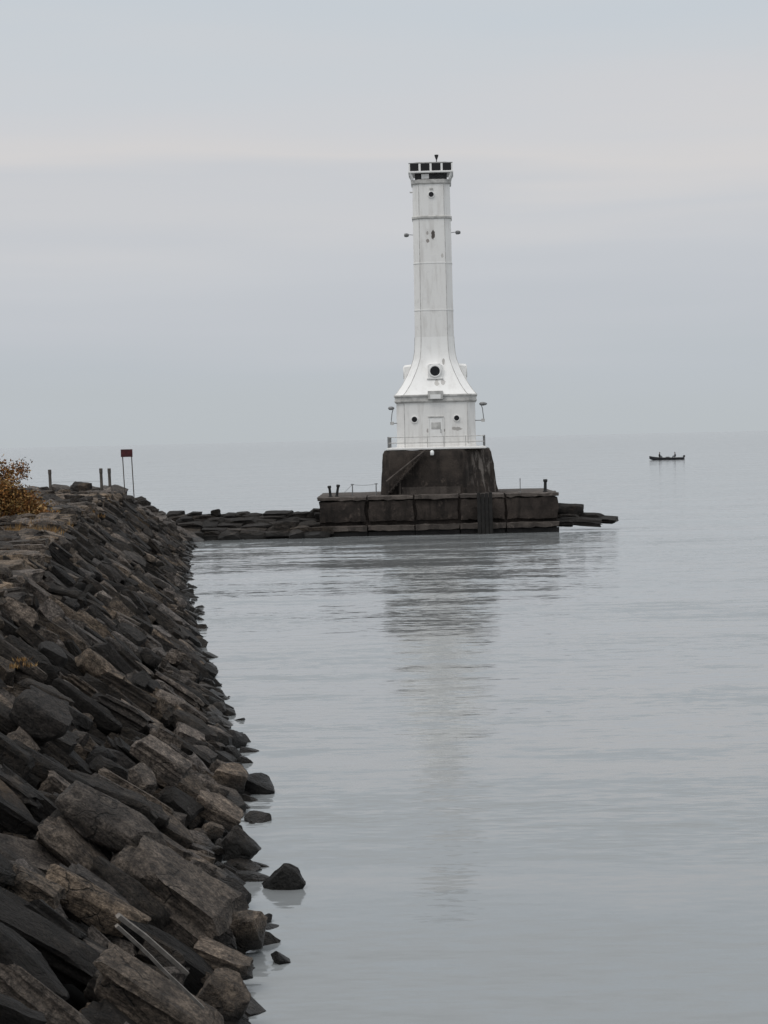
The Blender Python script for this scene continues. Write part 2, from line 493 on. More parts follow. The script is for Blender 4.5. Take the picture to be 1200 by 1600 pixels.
# waterline of the breakwater, read off the photograph and put on the lake's surface
edge_px = [(300, 846), (292, 880), (292, 925), (306, 980), (322, 1030), (340, 1090), (362, 1160), (372, 1230), (372, 1320), (380, 1400), (380, 1470), (368, 1600)]
edge = sorted([(on_z(x, y).y, on_z(x, y).x) for x, y in edge_px])
edge = [(6.0, edge[0][1] + 1.2)] + edge + [(134, edge[-1][1] - 0.7)]
EY, EX = [a for a, b in edge], [b for a, b in edge]
def edge_x(y): return float(np.interp(y, EY, EX))
CREST, RUN = 3.2, 1.46
SLOPE_W = CREST * RUN
TOP_W = 5.6
Y_END = 126.5
def bank_z(x, y):
    w = edge_x(y) - x
    z = min(w / RUN, CREST)
    far = SLOPE_W + TOP_W
    if w > far: z = CREST - (w - far) / 1.5
    if y > Y_END - 4.5: z = min(z, (Y_END + 1.0 - y) / 1.4)
    return z
rng = random.Random(11)
bw = empty('rubble_breakwater', (edge_x(60) - 4, 60, 0))
tag(bw, 'long breakwater of dark quarried stone slabs sloping into the lake on the left', 'breakwater')
# the core under the stones
ys = [4 + 1.5 * k for k in range(int((Y_END + 5 - 4) / 1.5))]
ws = [-2.5, -1, 0, 1, 2, 3, 4, SLOPE_W, 6, 7.5, 9, SLOPE_W + TOP_W, 12, 14, 16, 18]
V = []
for y in ys:
    for w in ws:
        x = edge_x(y) - w
        V.append((x - bw.location.x, y - 60, bank_z(x, y) - 1.0 + 0.12 * mnoise.noise(Vector((x, y, 0)))))
nW = len(ws)
poly('core', V, [(a * nW + b, (a + 1) * nW + b, (a + 1) * nW + b + 1, a * nW + b + 1) for a in range(len(ys) - 1) for b in range(nW - 1)], M['core'], bw)

def tint(v, warm=0.0):
    v = max(0.012, v)
    return (v * (1.06 + 0.13 * warm), v * 0.94, v * (0.88 - 0.15 * warm))
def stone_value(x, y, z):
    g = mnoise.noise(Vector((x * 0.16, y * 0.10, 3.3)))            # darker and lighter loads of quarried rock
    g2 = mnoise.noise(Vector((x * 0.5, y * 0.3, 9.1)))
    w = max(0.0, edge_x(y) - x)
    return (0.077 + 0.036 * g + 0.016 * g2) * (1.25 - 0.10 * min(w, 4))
stones = []
sl = math.atan2(1, RUN)
SLN = Vector((math.sin(sl), 0, math.cos(sl)))
def slope_stone(yy, wc, L, B, T, up, slab, k=1.0):
    x = edge_x(yy) - wc
    z = wc / RUN
    if yy > Y_END - 4.5: z = min(z, (Y_END + 1.0 - yy) / 1.4)
    pit = sl + R(rng.gauss(3, 6))
    dx = (edge_x(yy + 1) - edge_x(yy - 1)) / 2
    ax = Vector((math.cos(pit), rng.gauss(-0.02, 0.20), -math.sin(pit)))
    nr = Vector((math.sin(pit), -dx * math.sin(pit) + rng.gauss(-0.03, 0.17), math.cos(pit)))
    v = stone_value(x, yy, z) * (rng.uniform(0.12, 0.36) if rng.random() < 0.56 else rng.uniform(0.6, 1.55)) * k  # over half are tinted near-black, standing in for dark shaded gaps
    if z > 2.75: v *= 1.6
    stones.append(Stone(frame(Vector((x, yy, z)) + SLN * up, ax, nr, (L, B, T), (R(rng.gauss(0, 12)), 0, R(rng.gauss(0, 8)))),
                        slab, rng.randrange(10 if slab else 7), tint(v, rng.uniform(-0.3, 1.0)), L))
y = 9.0
while y < Y_END + 0.5:
    g = 0.70 if y < 32 else 0.62
    w = -0.05 + rng.uniform(-0.2, 0.2)
    row_b = rng.uniform(0.34, 0.72) * g
    while w < SLOPE_W - 0.2:
        L = min(rng.choice((0.45, 0.6, 0.8, 1.0, 1.3, 1.7, 2.0)) * g * rng.uniform(0.85, 1.15), (SLOPE_W + 0.2 - w) / math.cos(sl))
        B = row_b * rng.uniform(0.7, 1.25); T = rng.uniform(0.26, 0.56) * g
        slab = rng.random() < 0.6
        up = rng.gauss(-0.34, 0.17) if rng.random() < 0.78 else rng.uniform(-0.14, 0.06)
        slope_stone(y + rng.uniform(-0.22, 0.22), w + L * math.cos(sl) * 0.5, L * 1.03, B, T if slab else T * 1.2, up, slab)
        w += L * math.cos(sl) * rng.uniform(0.92, 1.18)
    y += row_b * rng.uniform(1.05, 1.35)
for k in range(260):                                   # stones tipped on top of the others
    L = rng.uniform(0.4, 1.2)
    slope_stone(rng.uniform(14, Y_END - 3), rng.uniform(0.5, SLOPE_W - 1.0), L, rng.uniform(0.3, 0.65), rng.uniform(0.2, 0.42), rng.uniform(-0.04, 0.12), rng.random() < 0.6, 1.15)
# the flat top: broad pale slabs lying level
y = 20.0
while y < Y_END - 3:
    w = SLOPE_W - 0.3
    while w < SLOPE_W + TOP_W + 1:
        L = rng.uniform(0.9, 2.3)
        yy = y + rng.uniform(-0.4, 0.4); x = edge_x(yy) - w - L / 2
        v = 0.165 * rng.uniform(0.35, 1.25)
        slab = rng.random() < 0.75
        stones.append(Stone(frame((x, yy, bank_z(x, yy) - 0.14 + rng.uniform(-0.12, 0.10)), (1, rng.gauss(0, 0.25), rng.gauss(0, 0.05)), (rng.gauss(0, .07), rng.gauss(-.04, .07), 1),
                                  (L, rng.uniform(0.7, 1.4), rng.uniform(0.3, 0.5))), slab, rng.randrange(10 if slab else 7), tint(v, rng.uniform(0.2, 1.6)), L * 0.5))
        w += L * 0.95
    y += rng.uniform(0.7, 1.1)
for k in range(420):
    yy = rng.uniform(40, Y_END - 4); x = edge_x(yy) - SLOPE_W - rng.uniform(-0.5, TOP_W)
    s_ = rng.uniform(0.25, 0.8)
    v = 0.11 * (rng.uniform(.25, .6) if rng.random() < .45 else rng.uniform(.7, 1.6))
    stones.append(Stone(frame((x, yy, bank_z(x, yy) + rng.uniform(-.06, .10)), (1, rng.gauss(0, .6), rng.gauss(-.08, .15)), (rng.gauss(0, .25), rng.gauss(0, .25), 1), (s_ * 1.3, s_, s_ * rng.uniform(.45, .7))), rng.random() < .5, rng.randrange(7), tint(v, rng.uniform(0, 1.2)), s_ * .6))
# boulders standing on the far crest and the end of the bank, seen against the lake
for px, py, wd in [(68, 753, 15), (92, 751, 12), (128, 753, 24), (110, 755, 12), (183, 753, 14), (205, 760, 20), (150, 757, 12), (222, 768, 22), (236, 774, 20), (248, 784, 18), (258, 792, 16), (40, 758, 16), (198, 770, 20), (215, 782, 22), (232, 792, 22), (246, 800, 20)]:
    yy = Y_END - (rng.uniform(5.5, 8) if px < 200 else rng.uniform(2, 4))
    p = at_y(px, py, yy)
    s = wd / F_PX * yy
    p.z = bank_z(p.x, yy) + s * 0.36 if px < 200 else min(p.z - s * .2, bank_z(p.x, yy) + s * .35)
    stones.append(Stone(frame(p, (1, rng.gauss(0, .3), rng.gauss(0, .15)), (0, -.1, 1), (s * 1.15, s * rng.uniform(.8, 1.1), s * rng.uniform(.65, .85))), False, rng.randrange(7), tint(rng.uniform(.025, .06)), s, True))
# fill at the end of the bank
for k in range(150):
    yy = rng.uniform(Y_END - 6, Y_END + 1.5); x = edge_x(yy) - rng.uniform(-0.3, 9)
    z = bank_z(x, yy); s = rng.uniform(0.5, 1.3)
    stones.append(Stone(frame((x, yy, z - 0.05), (1, rng.gauss(0, .4), -0.3), (rng.gauss(0, .2), -.2, 1), (s * 1.2, s, s * 0.6)), rng.random() < .5, rng.randrange(7), tint(rng.uniform(.05, .15)), s))
# small broken stones wedged between and along the water
for k in range(1200):
    yy = rng.uniform(12, Y_END) if rng.random() < 0.7 else rng.uniform(14, 45)
    w = rng.uniform(-0.35, 1.2) if rng.random() < 0.45 else rng.uniform(0, SLOPE_W + 0.5)
    x = edge_x(yy) - w
    z = bank_z(x, yy)
    s = rng.uniform(0.14, 0.42)
    v = stone_value(x, yy, z) * rng.uniform(0.7, 1.7)
    stones.append(Stone(frame((x, yy, (max(z, -0.05) + rng.uniform(-0.15, 0.05) if w < 0.8 else z + rng.uniform(-0.55, -0.12))), (1, rng.gauss(0, .5), rng.gauss(-.5, .3)), (rng.gauss(.3, .4), rng.gauss(0, .3), 1),
                              (s * rng.uniform(1, 1.7), s, s * rng.uniform(.5, .9))), rng.random() < .35, rng.randrange(7), tint(v, rng.uniform(-.2, 1)), s))
# some stones the photograph shows plainly at the bottom of the slope
def near_stone(px, py, z, L, B, T, pit, val, warm=0.5, yaw=0.0, slab=True, var=0):
    p = on_z(px, py, z)
    ax = Vector((math.cos(R(pit)), math.tan(R(yaw)), -math.sin(R(pit))))
    nr = Vector((math.sin(R(pit)), -0.22, math.cos(R(pit))))
    stones.append(Stone(frame(p, ax, nr, (L, B, T)), slab, var, tint(val, warm), L, True))
near_stone(275, 1390, 0.95, 1.40, 1.08, 0.44, 38, 0.085, 0.4, -4, True, 3)
near_stone(240, 1560, 0.95, 1.20, 0.60, 0.34, 36, 0.098, 0.6, 0, True, 5)
near_stone(180, 1290, 1.6, 1.36, 0.72, 0.40, 36, 0.066, 0.2, 3, False, 2)
near_stone(385, 1452, 0.28, 0.44, 0.48, 0.44, 10, 0.179, 0.8, 0, False, 1)
near_stone(350, 1500, 0.35, 0.64, 0.40, 0.21, 24, 0.166, 0.7, 0, True, 7)
near_stone(350, 1560, 0.35, 0.48, 0.56, 0.44, 30, 0.113, 0.8, 0, False, 4)
near_stone(375, 1322, 0.30, 0.48, 0.40, 0.36, 45, 0.033, 0.2, 0, False, 5)
near_stone(345, 1270, 0.45, 0.72, 0.48, 0.28, 30, 0.159, 0.6, 0, True, 1)
near_stone(360, 1215, 0.35, 0.56, 0.56, 0.36, 22, 0.146, 0.9, 0, False, 3)
near_stone(250, 1185, 1.25, 0.88, 0.44, 0.32, 36, 0.159, 0.3, 0, True, 2)
near_stone(65, 1120, 2.35, 0.80, 0.72, 0.48, 33, 0.030, 0.0, 0, False, 6)
place_stones(stones, bw, 300)

# rocks standing clear of the bank in the water
def lone_rock(px, py, wd, ht, label, var, val, dep=1.0, rot=0.0):
    p = on_z(px, py)
    s = wd / F_PX * p.y; h = ht / F_PX * p.y
    o = bpy.data.objects.new('rock', HI[False][var].copy())
    COL.objects.link(o)
    o.location = (p.x, p.y, h * 0.22)
    o.scale = (s * 1.0, s * dep * .8, h * 1.35 + s * .25)
    o.rotation_euler = (0.5, 0.62, rot)
    o.color = (*tint(val), 1)
    tag(o, label, 'rock', 'rocks in the water by the breakwater')
lone_rock(446, 1388, 50, 34, 'angular dark wet rock standing alone in the water off the near bank', 4, 0.035, 0.8, 0.3)
lone_rock(362, 1168, 44, 22, 'low pointed dark rock in the water, farther one by the bank edge', 2, 0.03, 0.9, 1.2)
lone_rock(400, 1238, 54, 22, 'dark rock jutting from the bank into the water, nearest above the lone angular one', 3, 0.03, 0.9, 0.2)
lone_rock(418, 1440, 16, 11, 'tiny dark rock tip by the waterline, above the lowest boulder', 6, 0.03, 0.9, 2.0)
lone_rock(440, 1503, 34, 7, 'flat dark rock barely breaking the water near the bottom edge', 1, 0.03, 1.0, 0.8)

# two slender pale timbers lying down the slope
def timber(pa, za, pb, zb, w_, t_, label):
    a, b = on_z(*pa, za), on_z(*pb, zb)
    d = b - a
    x_ = d.normalized(); n_ = Vector((0.5, -0.3, 0.8)); n_ = (n_ - x_ * n_.dot(x_)).normalized(); y_ = n_.cross(x_)
    rr = []
    for k in range(9):
        t = k / 8.0
        j = mnoise.noise_vector(Vector((t * 3, w_ * 40, 2))) * .012
        q = 1 - .15 * t
        rr.append([x_ * (d.length * t) + y_ * (sx * w_ * q) + n_ * (sn * t_ * q) + j for sx, sn in ((-.5, -.5), (.5, -.5), (.5, .4), (.4, .5), (-.4, .5), (-.5, .4))])
    o = MB().loft(rr).build('timber', M['beam'])
    o.location = a
    tag(o, label, 'timber', 'timbers on the near slope')
timber((186, 1429), 2.12, (292, 1520), 1.36, .038, .04, 'upper and shorter of two slender pale timbers lying down the near slope')
timber((183, 1446), 2.08, (317, 1574), 1.06, .026, .03, 'lower and longer of two slender pale timbers lying down the near slope')

# ------------------------------------------------------------------ low rock arm towards the light
arm = empty('stone_jetty', (on_z(400, 838).x, 128.5, 0))
tag(arm, 'low arm of stacked dark stone blocks joining the breakwater to the pier', 'breakwater')
st = []
def arm_block(px, py, wd, ht, y, val, slab=True, pitch=0.0):
    """a block whose front shows its centre at the pixel, wd x ht pixels"""
    p = at_y(px, py, y)
    L, h = wd / F_PX * y, ht / F_PX * y
    st.append(Stone(frame(p, (1, rng.gauss(0, .08), pitch + rng.gauss(0, .03)), (0, rng.gauss(-.1, .08), 1), (L * 1.05, rng.uniform(0.9, 1.5), h * 1.15)), slab, rng.randrange(10 if slab else 7), tint(val * .26, rng.uniform(0, .8)), L))
rows = [(838, 12, 126.6), (831, 11, 127.2), (824, 11, 127.9), (816, 10, 128.6), (809, 9, 129.4)]
for ri, (py, ht, yy) in enumerate(rows):
    x = 262.0 + rng.uniform(0, 15)
    while x < 498:
        wd = rng.uniform(22, 52)
        sl_ = -0.02 * (x - 400)
        arm_block(x + wd / 2, py + sl_ * 0.4 + rng.uniform(-1.5, 1.5), wd, ht * rng.uniform(.85, 1.5), yy + rng.uniform(-.3, .3), rng.uniform(.03, .12) if ri != 1 else rng.uniform(.07, .2), rng.random() < .4)
        x += wd * rng.uniform(.85, 1.0)
for px, py, wd, ht in [(337, 797, 15, 12), (303, 800, 22, 10), (275, 799, 22, 11), (380, 799, 20, 9), (398, 801, 22, 9), (437, 799, 42, 10), (474, 800, 26, 10), (492, 797, 16, 14), (358, 802, 24, 8), (320, 803, 24, 9), (412, 803, 22, 9)]:
    arm_block(px, py + 5, wd, ht * .85, 129.6, rng.uniform(.025, .06), wd > 25)
place_stones(st, arm)
me_core = MB()
x0, x1 = at_y(262, 838, 128.5).x - arm.location.x, at_y(502, 838, 128.5).x - arm.location.x
me_core.loft([[Vector((x, -1.2, -0.5)), Vector((x, 0.2, 1.05)), Vector((x, 1.6, 1.15)), Vector((x, 4.0, -0.5))] for x in np.linspace(x0, x1, 10)])
me_core.build('core', M['core'], arm)

# rocks trailing off the pier's far end
sp = empty('rock_tail', (on_z(905, 820).x, 129, 0))
tag(sp, 'flat dark stones trailing into the lake off the right end of the pier', 'rocks')
st = []
for px, py, wd, ht, yy, v in [(891, 797, 40, 18, 129.5, .06), (886, 808, 34, 10, 129.0, .10), (903, 813, 62, 8, 128.5, .035), (924, 806, 38, 8, 129.6, .03), (940, 811, 44, 7, 129.3, .03), (882, 818, 26, 8, 128.0, .03), (912, 818, 50, 6, 128.2, .02)]:
    arm_block(px, py, wd, ht, yy, v, not (wd == 40 or wd == 38), 0.0 if px < 900 else -0.06)
place_stones(st, sp)

# ------------------------------------------------------------------ concrete pier
PY = 127.0
pcx = (at_y(498, 836, PY).x + at_y(873, 828, PY).x) / 2
PHW = (at_y(873, 828, PY).x - at_y(498, 836, PY).x) / 2
DECK = 2.47
pier = empty('concrete_pier', (pcx, PY, 0))
tag(pier, 'weathered brown concrete pier carrying the white lighthouse', 'pier')
def lx(px, py=800):                 # pixel column on the pier's front -> local x
    return at_y(px, py, PY).x - pcx
DEP = 11.0
def rough_box(name, x0, x1, y0, y1, z0, z1, mat, parent, amp=0.03, step=0.5, seed=0):
    bm = bmesh.new()
    def cnt(a, b): return max(1, int((b - a) / step))
    bmesh.ops.create_cube(bm, size=1.0)
    nx, ny, nz = cnt(x0, x1), cnt(y0, y1), cnt(z0, z1)
    for axis, nn_ in ((0, nx), (1, min(ny, 6)), (2, nz)):
        for k in range(1, nn_):
            pl = [0, 0, 0]; pl[axis] = -0.5 + k / nn_
            no = [0, 0, 0]; no[axis] = 1
            bmesh.ops.bisect_plane(bm, geom=bm.verts[:] + bm.edges[:] + bm.faces[:], plane_co=pl, plane_no=no)
    for v in bm.verts:
        p = Vector(((v.co.x + .5) * (x1 - x0) + x0, (v.co.y + .5) * (y1 - y0) + y0, (v.co.z + .5) * (z1 - z0) + z0))
        on = sum(abs(abs(c) - .5) < 1e-4 for c in v.co)
        q = mnoise.noise_vector(p * 1.3 + Vector((seed * 7.1, 0, 0))) * amp + mnoise.noise_vector(p * 4 + Vector((0, seed, 0))) * amp * .6
        if on >= 2:                  # arrises are chipped back
            c = Vector(((x0 + x1) / 2, (y0 + y1) / 2, (z0 + z1) / 2))
            back = Vector((-math.copysign(1, v.co.x) if abs(abs(v.co.x) - .5) < 1e-4 else 0, -math.copysign(1, v.co.y) if abs(abs(v.co.y) - .5) < 1e-4 else 0, -math.copysign(1, v.co.z) if abs(abs(v.co.z) - .5) < 1e-4 else 0))
            q += back * max(0, amp * (0.6 + 1.6 * mnoise.noise(p * 2.3 + Vector((3, seed, 1)))))
        v.co = p + q
    bmesh.ops.recalc_face_normals(bm, faces=bm.faces)
    me = bpy.data.meshes.new(name); bm.to_mesh(me); bm.free()
    me.shade_smooth(); me.set_sharp_from_angle(angle=R(28))
    return link_mesh(name, me, mat, parent)
rough_box('core', -PHW + .12, PHW - .12, 0.30, DEP - .2, -1.0, 2.2, M['pier'], pier, 0.02, 1.2)
joints = [498, 574, 648, 718, 790, 873]
for k in range(5):
    a, b = lx(joints[k]), lx(joints[k + 1])
    g = rng.uniform(0.03, 0.09)
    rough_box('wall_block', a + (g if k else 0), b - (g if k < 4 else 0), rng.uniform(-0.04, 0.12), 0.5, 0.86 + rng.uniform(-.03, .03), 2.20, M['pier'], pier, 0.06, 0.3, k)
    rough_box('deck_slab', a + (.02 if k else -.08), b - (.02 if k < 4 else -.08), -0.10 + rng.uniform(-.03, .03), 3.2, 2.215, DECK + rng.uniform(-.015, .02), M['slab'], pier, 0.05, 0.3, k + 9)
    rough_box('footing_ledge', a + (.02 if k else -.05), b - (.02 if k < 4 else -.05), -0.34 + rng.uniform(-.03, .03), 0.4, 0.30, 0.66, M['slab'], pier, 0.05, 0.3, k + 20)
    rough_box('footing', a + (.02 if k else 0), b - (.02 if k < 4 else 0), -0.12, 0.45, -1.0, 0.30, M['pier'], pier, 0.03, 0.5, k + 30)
for s in (-1, 1):
    xx = s * (PHW - .06)
    rough_box('side_wall', min(xx, xx - s * .3), max(xx, xx - s * .3), 0.52, DEP, -1.0, 2.20, M['pier'], pier, 0.03, 0.6, 50 + s)
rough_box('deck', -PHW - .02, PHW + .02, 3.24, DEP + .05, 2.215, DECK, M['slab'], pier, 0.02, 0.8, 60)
fend = MB()
fx0, fx1 = lx(745), lx(769)
fd = fend.box(fx0, fx1, -0.50, -0.36, 0.9, 1.1).box(fx0, fx1, -0.50, -0.36, 1.9, 2.1).build('fender', M['dark_wood'], pier)
for k in range(4):
    wdt = (fx1 - fx0) / 4
    MB().box(fx0 + wdt * k + .012, fx0 + wdt * (k + 1) - .012, -0.66, -0.505, -0.6, 2.56 + rng.uniform(-.05, .03)).build('plank', M['dark_wood'], fd, bevel=.015)

def world_at_deck(px, py, back):
    p = at_y(px, py, PY + back)
    return Vector((p.x, PY + back, DECK))
def bollard(px, back, hgt, rad, lean, label):
    p = world_at_deck(px, 775, back)
    t = empty('mooring_bollard', p)
    t.rotation_euler = (0, lean, 0)
    MB().lathe([(rad * 1.5, 0), (rad * 1.5, .05), (rad * 1.05, .07), (rad, .12), (rad * .92, hgt * .72), (rad * 1.0, hgt * .76)], 14).build('post', M['dark_steel'], t, smooth=40)
    MB().lathe([(rad * 1.0, hgt * .76), (rad * 1.35, hgt * .82), (rad * 1.38, hgt * .95), (rad * 1.1, hgt)], 14).build('cap', M['dark_steel'], t, smooth=40)
    tag(t, label, 'bollard', 'mooring bollards on the pier')
bollard(516.5, 0.8, 0.70, 0.085, -0.10, 'leaning dark bollard, leftmost on the left end of the pier')
bollard(526, 1.1, 0.76, 0.085, 0.16, 'dark bollard leaning the other way, second on the left end of the pier')
bollard(852, 0.9, 0.80, 0.10, 0.03, 'thick dark bollard on the right end of the pier')
# cable fence on the left of the deck
pts = [world_at_deck(551, 775, 1.2), world_at_deck(588, 774, 1.6)]
t = empty('cable_fence', pts[0]); tag(t, 'thin cable fence between posts on the left of the pier deck', 'fence')
for p in pts:
    q = p - pts[0]
    MB().tube([q, q + Vector((0, 0, .74))], .035, 8).box(q.x - .1, q.x + .1, q.y - .03, q.y + .03, .70, .76).build('post', M['grey_steel'], t)
q0, q1 = Vector((0, 0, .72)), pts[1] - pts[0] + Vector((0, 0, .72))
MB().tube([q0.lerp(q1, k / 8) - Vector((0, 0, .06 * math.sin(math.pi * k / 8))) for k in range(9)], .012, 5).build('cable', M['grey_steel'], t)
e = world_at_deck(537, 777, 1.2) - pts[0]
MB().tube([q0, e + Vector((0, 0, .2)), e], .012, 5).build('cable', M['grey_steel'], t)
p = world_at_deck(813, 770, 1.4)
o = MB().lathe([(.07, 0), (.07, .02), (.025, .03), (.025, .80), (.04, .81), (.04, .86), (.0, .87)], 10).build('marker_post', M['grey_steel'])
o.location = p; tag(o, 'thin grey post on the pier deck right of the foundation', 'post')

# ------------------------------------------------------------------ lighthouse
LY = PY + 5.2
lcx = at_y(684, 760, LY).x
LH = empty('lighthouse', (lcx, LY, DECK), R(-2))
tag(LH, 'tall white square lighthouse with flared skirt on a dark concrete foundation', 'lighthouse')
B0 = DECK
def zz(z): return z - B0
def oct_ring(h, c, z):
    a = h - c
    return [Vector(p + (z,)) for p in [(-a, -h), (a, -h), (h, -a), (h, a), (a, h), (-a, h), (-h, a), (-h, -a)]]
# foundation: battered block, wider splay on its right
rings = []
zs = np.linspace(2.45, 5.28, 12)
nseg_edges = 12
for z in zs:
    t = (z - 2.45) / (5.28 - 2.45)
    l, r_, f, b = -3.58 + .18 * t, 3.86 - .44 * t, -3.45 + .14 * t, 3.4
    cl, cr = 0.5, 2.0 - .12 * t
    pts_ = [(l + cl, f), (r_ - cr, f), (r_, f + cr * .9), (r_, b - 1), (r_ - 1, b), (l + 1, b), (l, b - 1), (l, f + cl)]
    ring = []
    for i in range(8):
        a, b2 = pts_[i], pts_[(i + 1) % 8]
        for k in range(nseg_edges):
            s = k / nseg_edges
            x, y = a[0] + (b2[0] - a[0]) * s, a[1] + (b2[1] - a[1]) * s
            nv = mnoise.noise_vector(Vector((x * 1.1, y * 1.1, z * 1.1))) * .05 + mnoise.noise_vector(Vector((x, y, z)) * 3.1) * .03
            zz_ = z
            if t > 0.99: zz_ = z + .10 * mnoise.noise(Vector((x * 1.6, y * 1.6, 0))) - .03
            sc = 1.0 if t < 0.99 else 0.975
            ring.append(Vector((x * sc + nv.x, y * sc + nv.y, zz(zz_))))
    rings.append(ring)
fo = MB().loft(rings).build('foundation', M['found'], LH, smooth=30)
rough_box('plinth', -2.25, 1.45, -3.56, -3.3, zz(2.45), zz(2.95), M['slab'], fo, .025, .4, 71)
for k, (x, zt) in enumerate([(-2.35, 3.3)]):
    MB().tube([(x, -3.75, zz(2.45)), (x, -3.75, zz(zt))], .075, 8).build('newel_post', M['slab'], fo)
# stair up the foundation's left front
stair = MB()
sx0, sx1, sz0, sz1 = -3.05, -0.75, 2.62, 5.20
nst = 13
stair.tube([(sx0 - .1, -4.12, zz(sz0 - .12)), (sx1, -4.12, zz(sz1 - .12))], .05, 6)
so = stair.build('stair', M['found'], LH)
for k in range(nst):
    x = sx0 + (sx1 - sx0) * (k + .5) / nst; z = sz0 + (sz1 - sz0) * (k + .5) / nst
    MB().box(x - .12, x + .12, -4.15, -3.40, zz(z - .09), zz(z + .0)).build('step', M['found'], so, bevel=.01)
MB().tube([(sx0 - .12, -4.16, zz(sz0 + .72)), (sx1 + .05, -4.16, zz(sz1 + .04))], .055, 8).build('handrail', M['slab'], so)
for s in (0.12, .5, .84):
    x = sx0 + (sx1 - sx0) * s; z = sz0 + (sz1 - sz0) * s
    MB().tube([(x, -4.14, zz(z - .05)), (x, -4.14, zz(z + .72 - .62 * s))], .025, 6).build('handrail_post', M['found'], so)
MB().lathe([(.02, 0), (.10, .02), (.125, .10), (.12, .24), (.07, .31), (.0, .33)], 14, origin=(-.28, -3.50, zz(4.90))).build('wall_lamp', M['white_lamp'], LH, smooth=40)

M['white_low'] = white_paint('white_paint_storey', [(1.30, -2.5, zz(6.55), .34, .12, (0.40, 0.38, 0.36)), (0.43, -2.5, zz(6.46), .17, .13, (0.30, 0.27, 0.25)), (-.48, -2.5, zz(6.46), .14, .14, (0.42, .39, .37))])
M['white_flare_lit'] = white_paint('white_paint_skirt_lit', [(0.55, -1.4, zz(10.85), .10, .18, (0.42, .40, .38)), (0.5, -2.0, zz(9.5), .14, .2, (0.52, .50, .48)), (0.1, -2.0, zz(9.5), .14, .2, (0.55, .53, .5))], col=(.85, .84, .82), k=.5)  # paler than the shaft: extra light on the upturned skirt is painted in
M['white_shaft'] = white_paint('white_paint_shaft', col=(.79, .777, .755), stains=[(0.06, -1.22, zz(18.93), .13, .34, (0.085, .072, .064)), (-.28, -1.22, zz(18.55), .10, .12, (0.3, .27, .25)), (-.3, -1.22, zz(19.05), .07, .13, (.4, .37, .35)), (.62, -1.22, zz(17.6), .08, .18, (.55, .53, .5))])
M['white'] = white_paint('white_paint', [], col=(.82, .81, .79), k=.5)

plat = MB().box(-3.12, 3.12, -3.12, 3.12, zz(5.27), zz(5.42)).build('platform_slab', M['white'], LH, bevel=.03)
# lower storey
ST0, ST1, SH, SC = 5.42, 8.28, 2.50, .50
low = MB().loft([oct_ring(SH + .03, SC, zz(ST0)), oct_ring(SH + .03, SC, zz(5.58)), oct_ring(SH, SC, zz(5.60)), oct_ring(SH, SC, zz(ST1))]).build('lower_storey', M['white_low'], LH)
MB().loft([oct_ring(SH + .05, SC, zz(8.24)), oct_ring(SH + .12, SC, zz(8.32)), oct_ring(SH + .12, SC, zz(8.40)), oct_ring(SH + .09, SC, zz(8.41)),
           oct_ring(SH + .09, SC, zz(8.62)), oct_ring(SH + .15, SC, zz(8.64)), oct_ring(SH + .15, SC, zz(8.73)), oct_ring(SH + .02, SC, zz(8.76))]).build('cornice', M['trim'], low)
MB().box(-.48, .48, -2.78, -2.45, zz(8.43), zz(8.97)).build('cornice_block', M['trim'], low, bevel=.02)
MB().box(-.33, .33, -2.80, -2.775, zz(8.47), zz(8.74)).build('cornice_panel', M['white'], low)
for sx in (-1, 1):                                        # seams beside the splayed corners
    MB().box(sx * (SH - SC) - .02, sx * (SH - SC) + .02, -SH - .025, -SH + .02, zz(5.62), zz(8.2)).build('corner_seam', M['trim'], low)
def porthole(x, y, z, r, parent, facing=(0, -1)):
    seg = 28
    prof = [(r * 1.0, -.02), (r * 1.28, -.02), (r * 1.30, .05), (r * 1.2, .075), (r * 1.0, .07)]
    ang = math.atan2(facing[1], facing[0]) + math.pi / 2
    rim = MB()
    rings = []
    for i in range(seg):
        t = 2 * math.pi * i / seg
        rings.append([Vector((a * math.cos(t), -b, a * math.sin(t))) for a, b in prof])
    rings.append(rings[0])
    rim.loft(rings, cap=False)
    ro = rim.build('porthole_rim', M['white'], parent, smooth=40)
    pane = MB().lathe([(r * 1.02, .005), (r * 1.02, .018)], seg, '-Y').build('porthole_pane', M['glass'], parent)
    for q in (ro, pane):
        q.location = (x, y, z); q.rotation_euler = (0, 0, ang)
porthole(-1.36, -SH, zz(7.19), .175, low)
porthole(1.31, -SH, zz(7.22), .165, low)
door = MB().box(-.42, .42, -SH - .045, -SH + .05, zz(5.52), zz(7.28)).build('door', M['white'], LH, bevel=.012)
MB().box(-.50, .50, -SH - .075, -SH + .03, zz(7.285), zz(7.36)).build('lintel', M['trim'], door)
for s in (-1, 1):
    MB().box(s * .46 - .035, s * .46 + .035, -SH - .065, -SH + .03, zz(5.46), zz(7.28)).build('door_jamb', M['white'], door)
MB().box(-.30, .30, -SH - .06, -SH - .03, zz(6.55), zz(6.98)).build('door_panel', M['trim'], door, bevel=.01)
MB().tube([(.30, -SH - .06, zz(6.32)), (.30, -SH - .12, zz(6.34)), (.30, -SH - .12, zz(6.50)), (.30, -SH - .06, zz(6.52))], .02, 6).build('door_handle', M['dark_steel'], door)
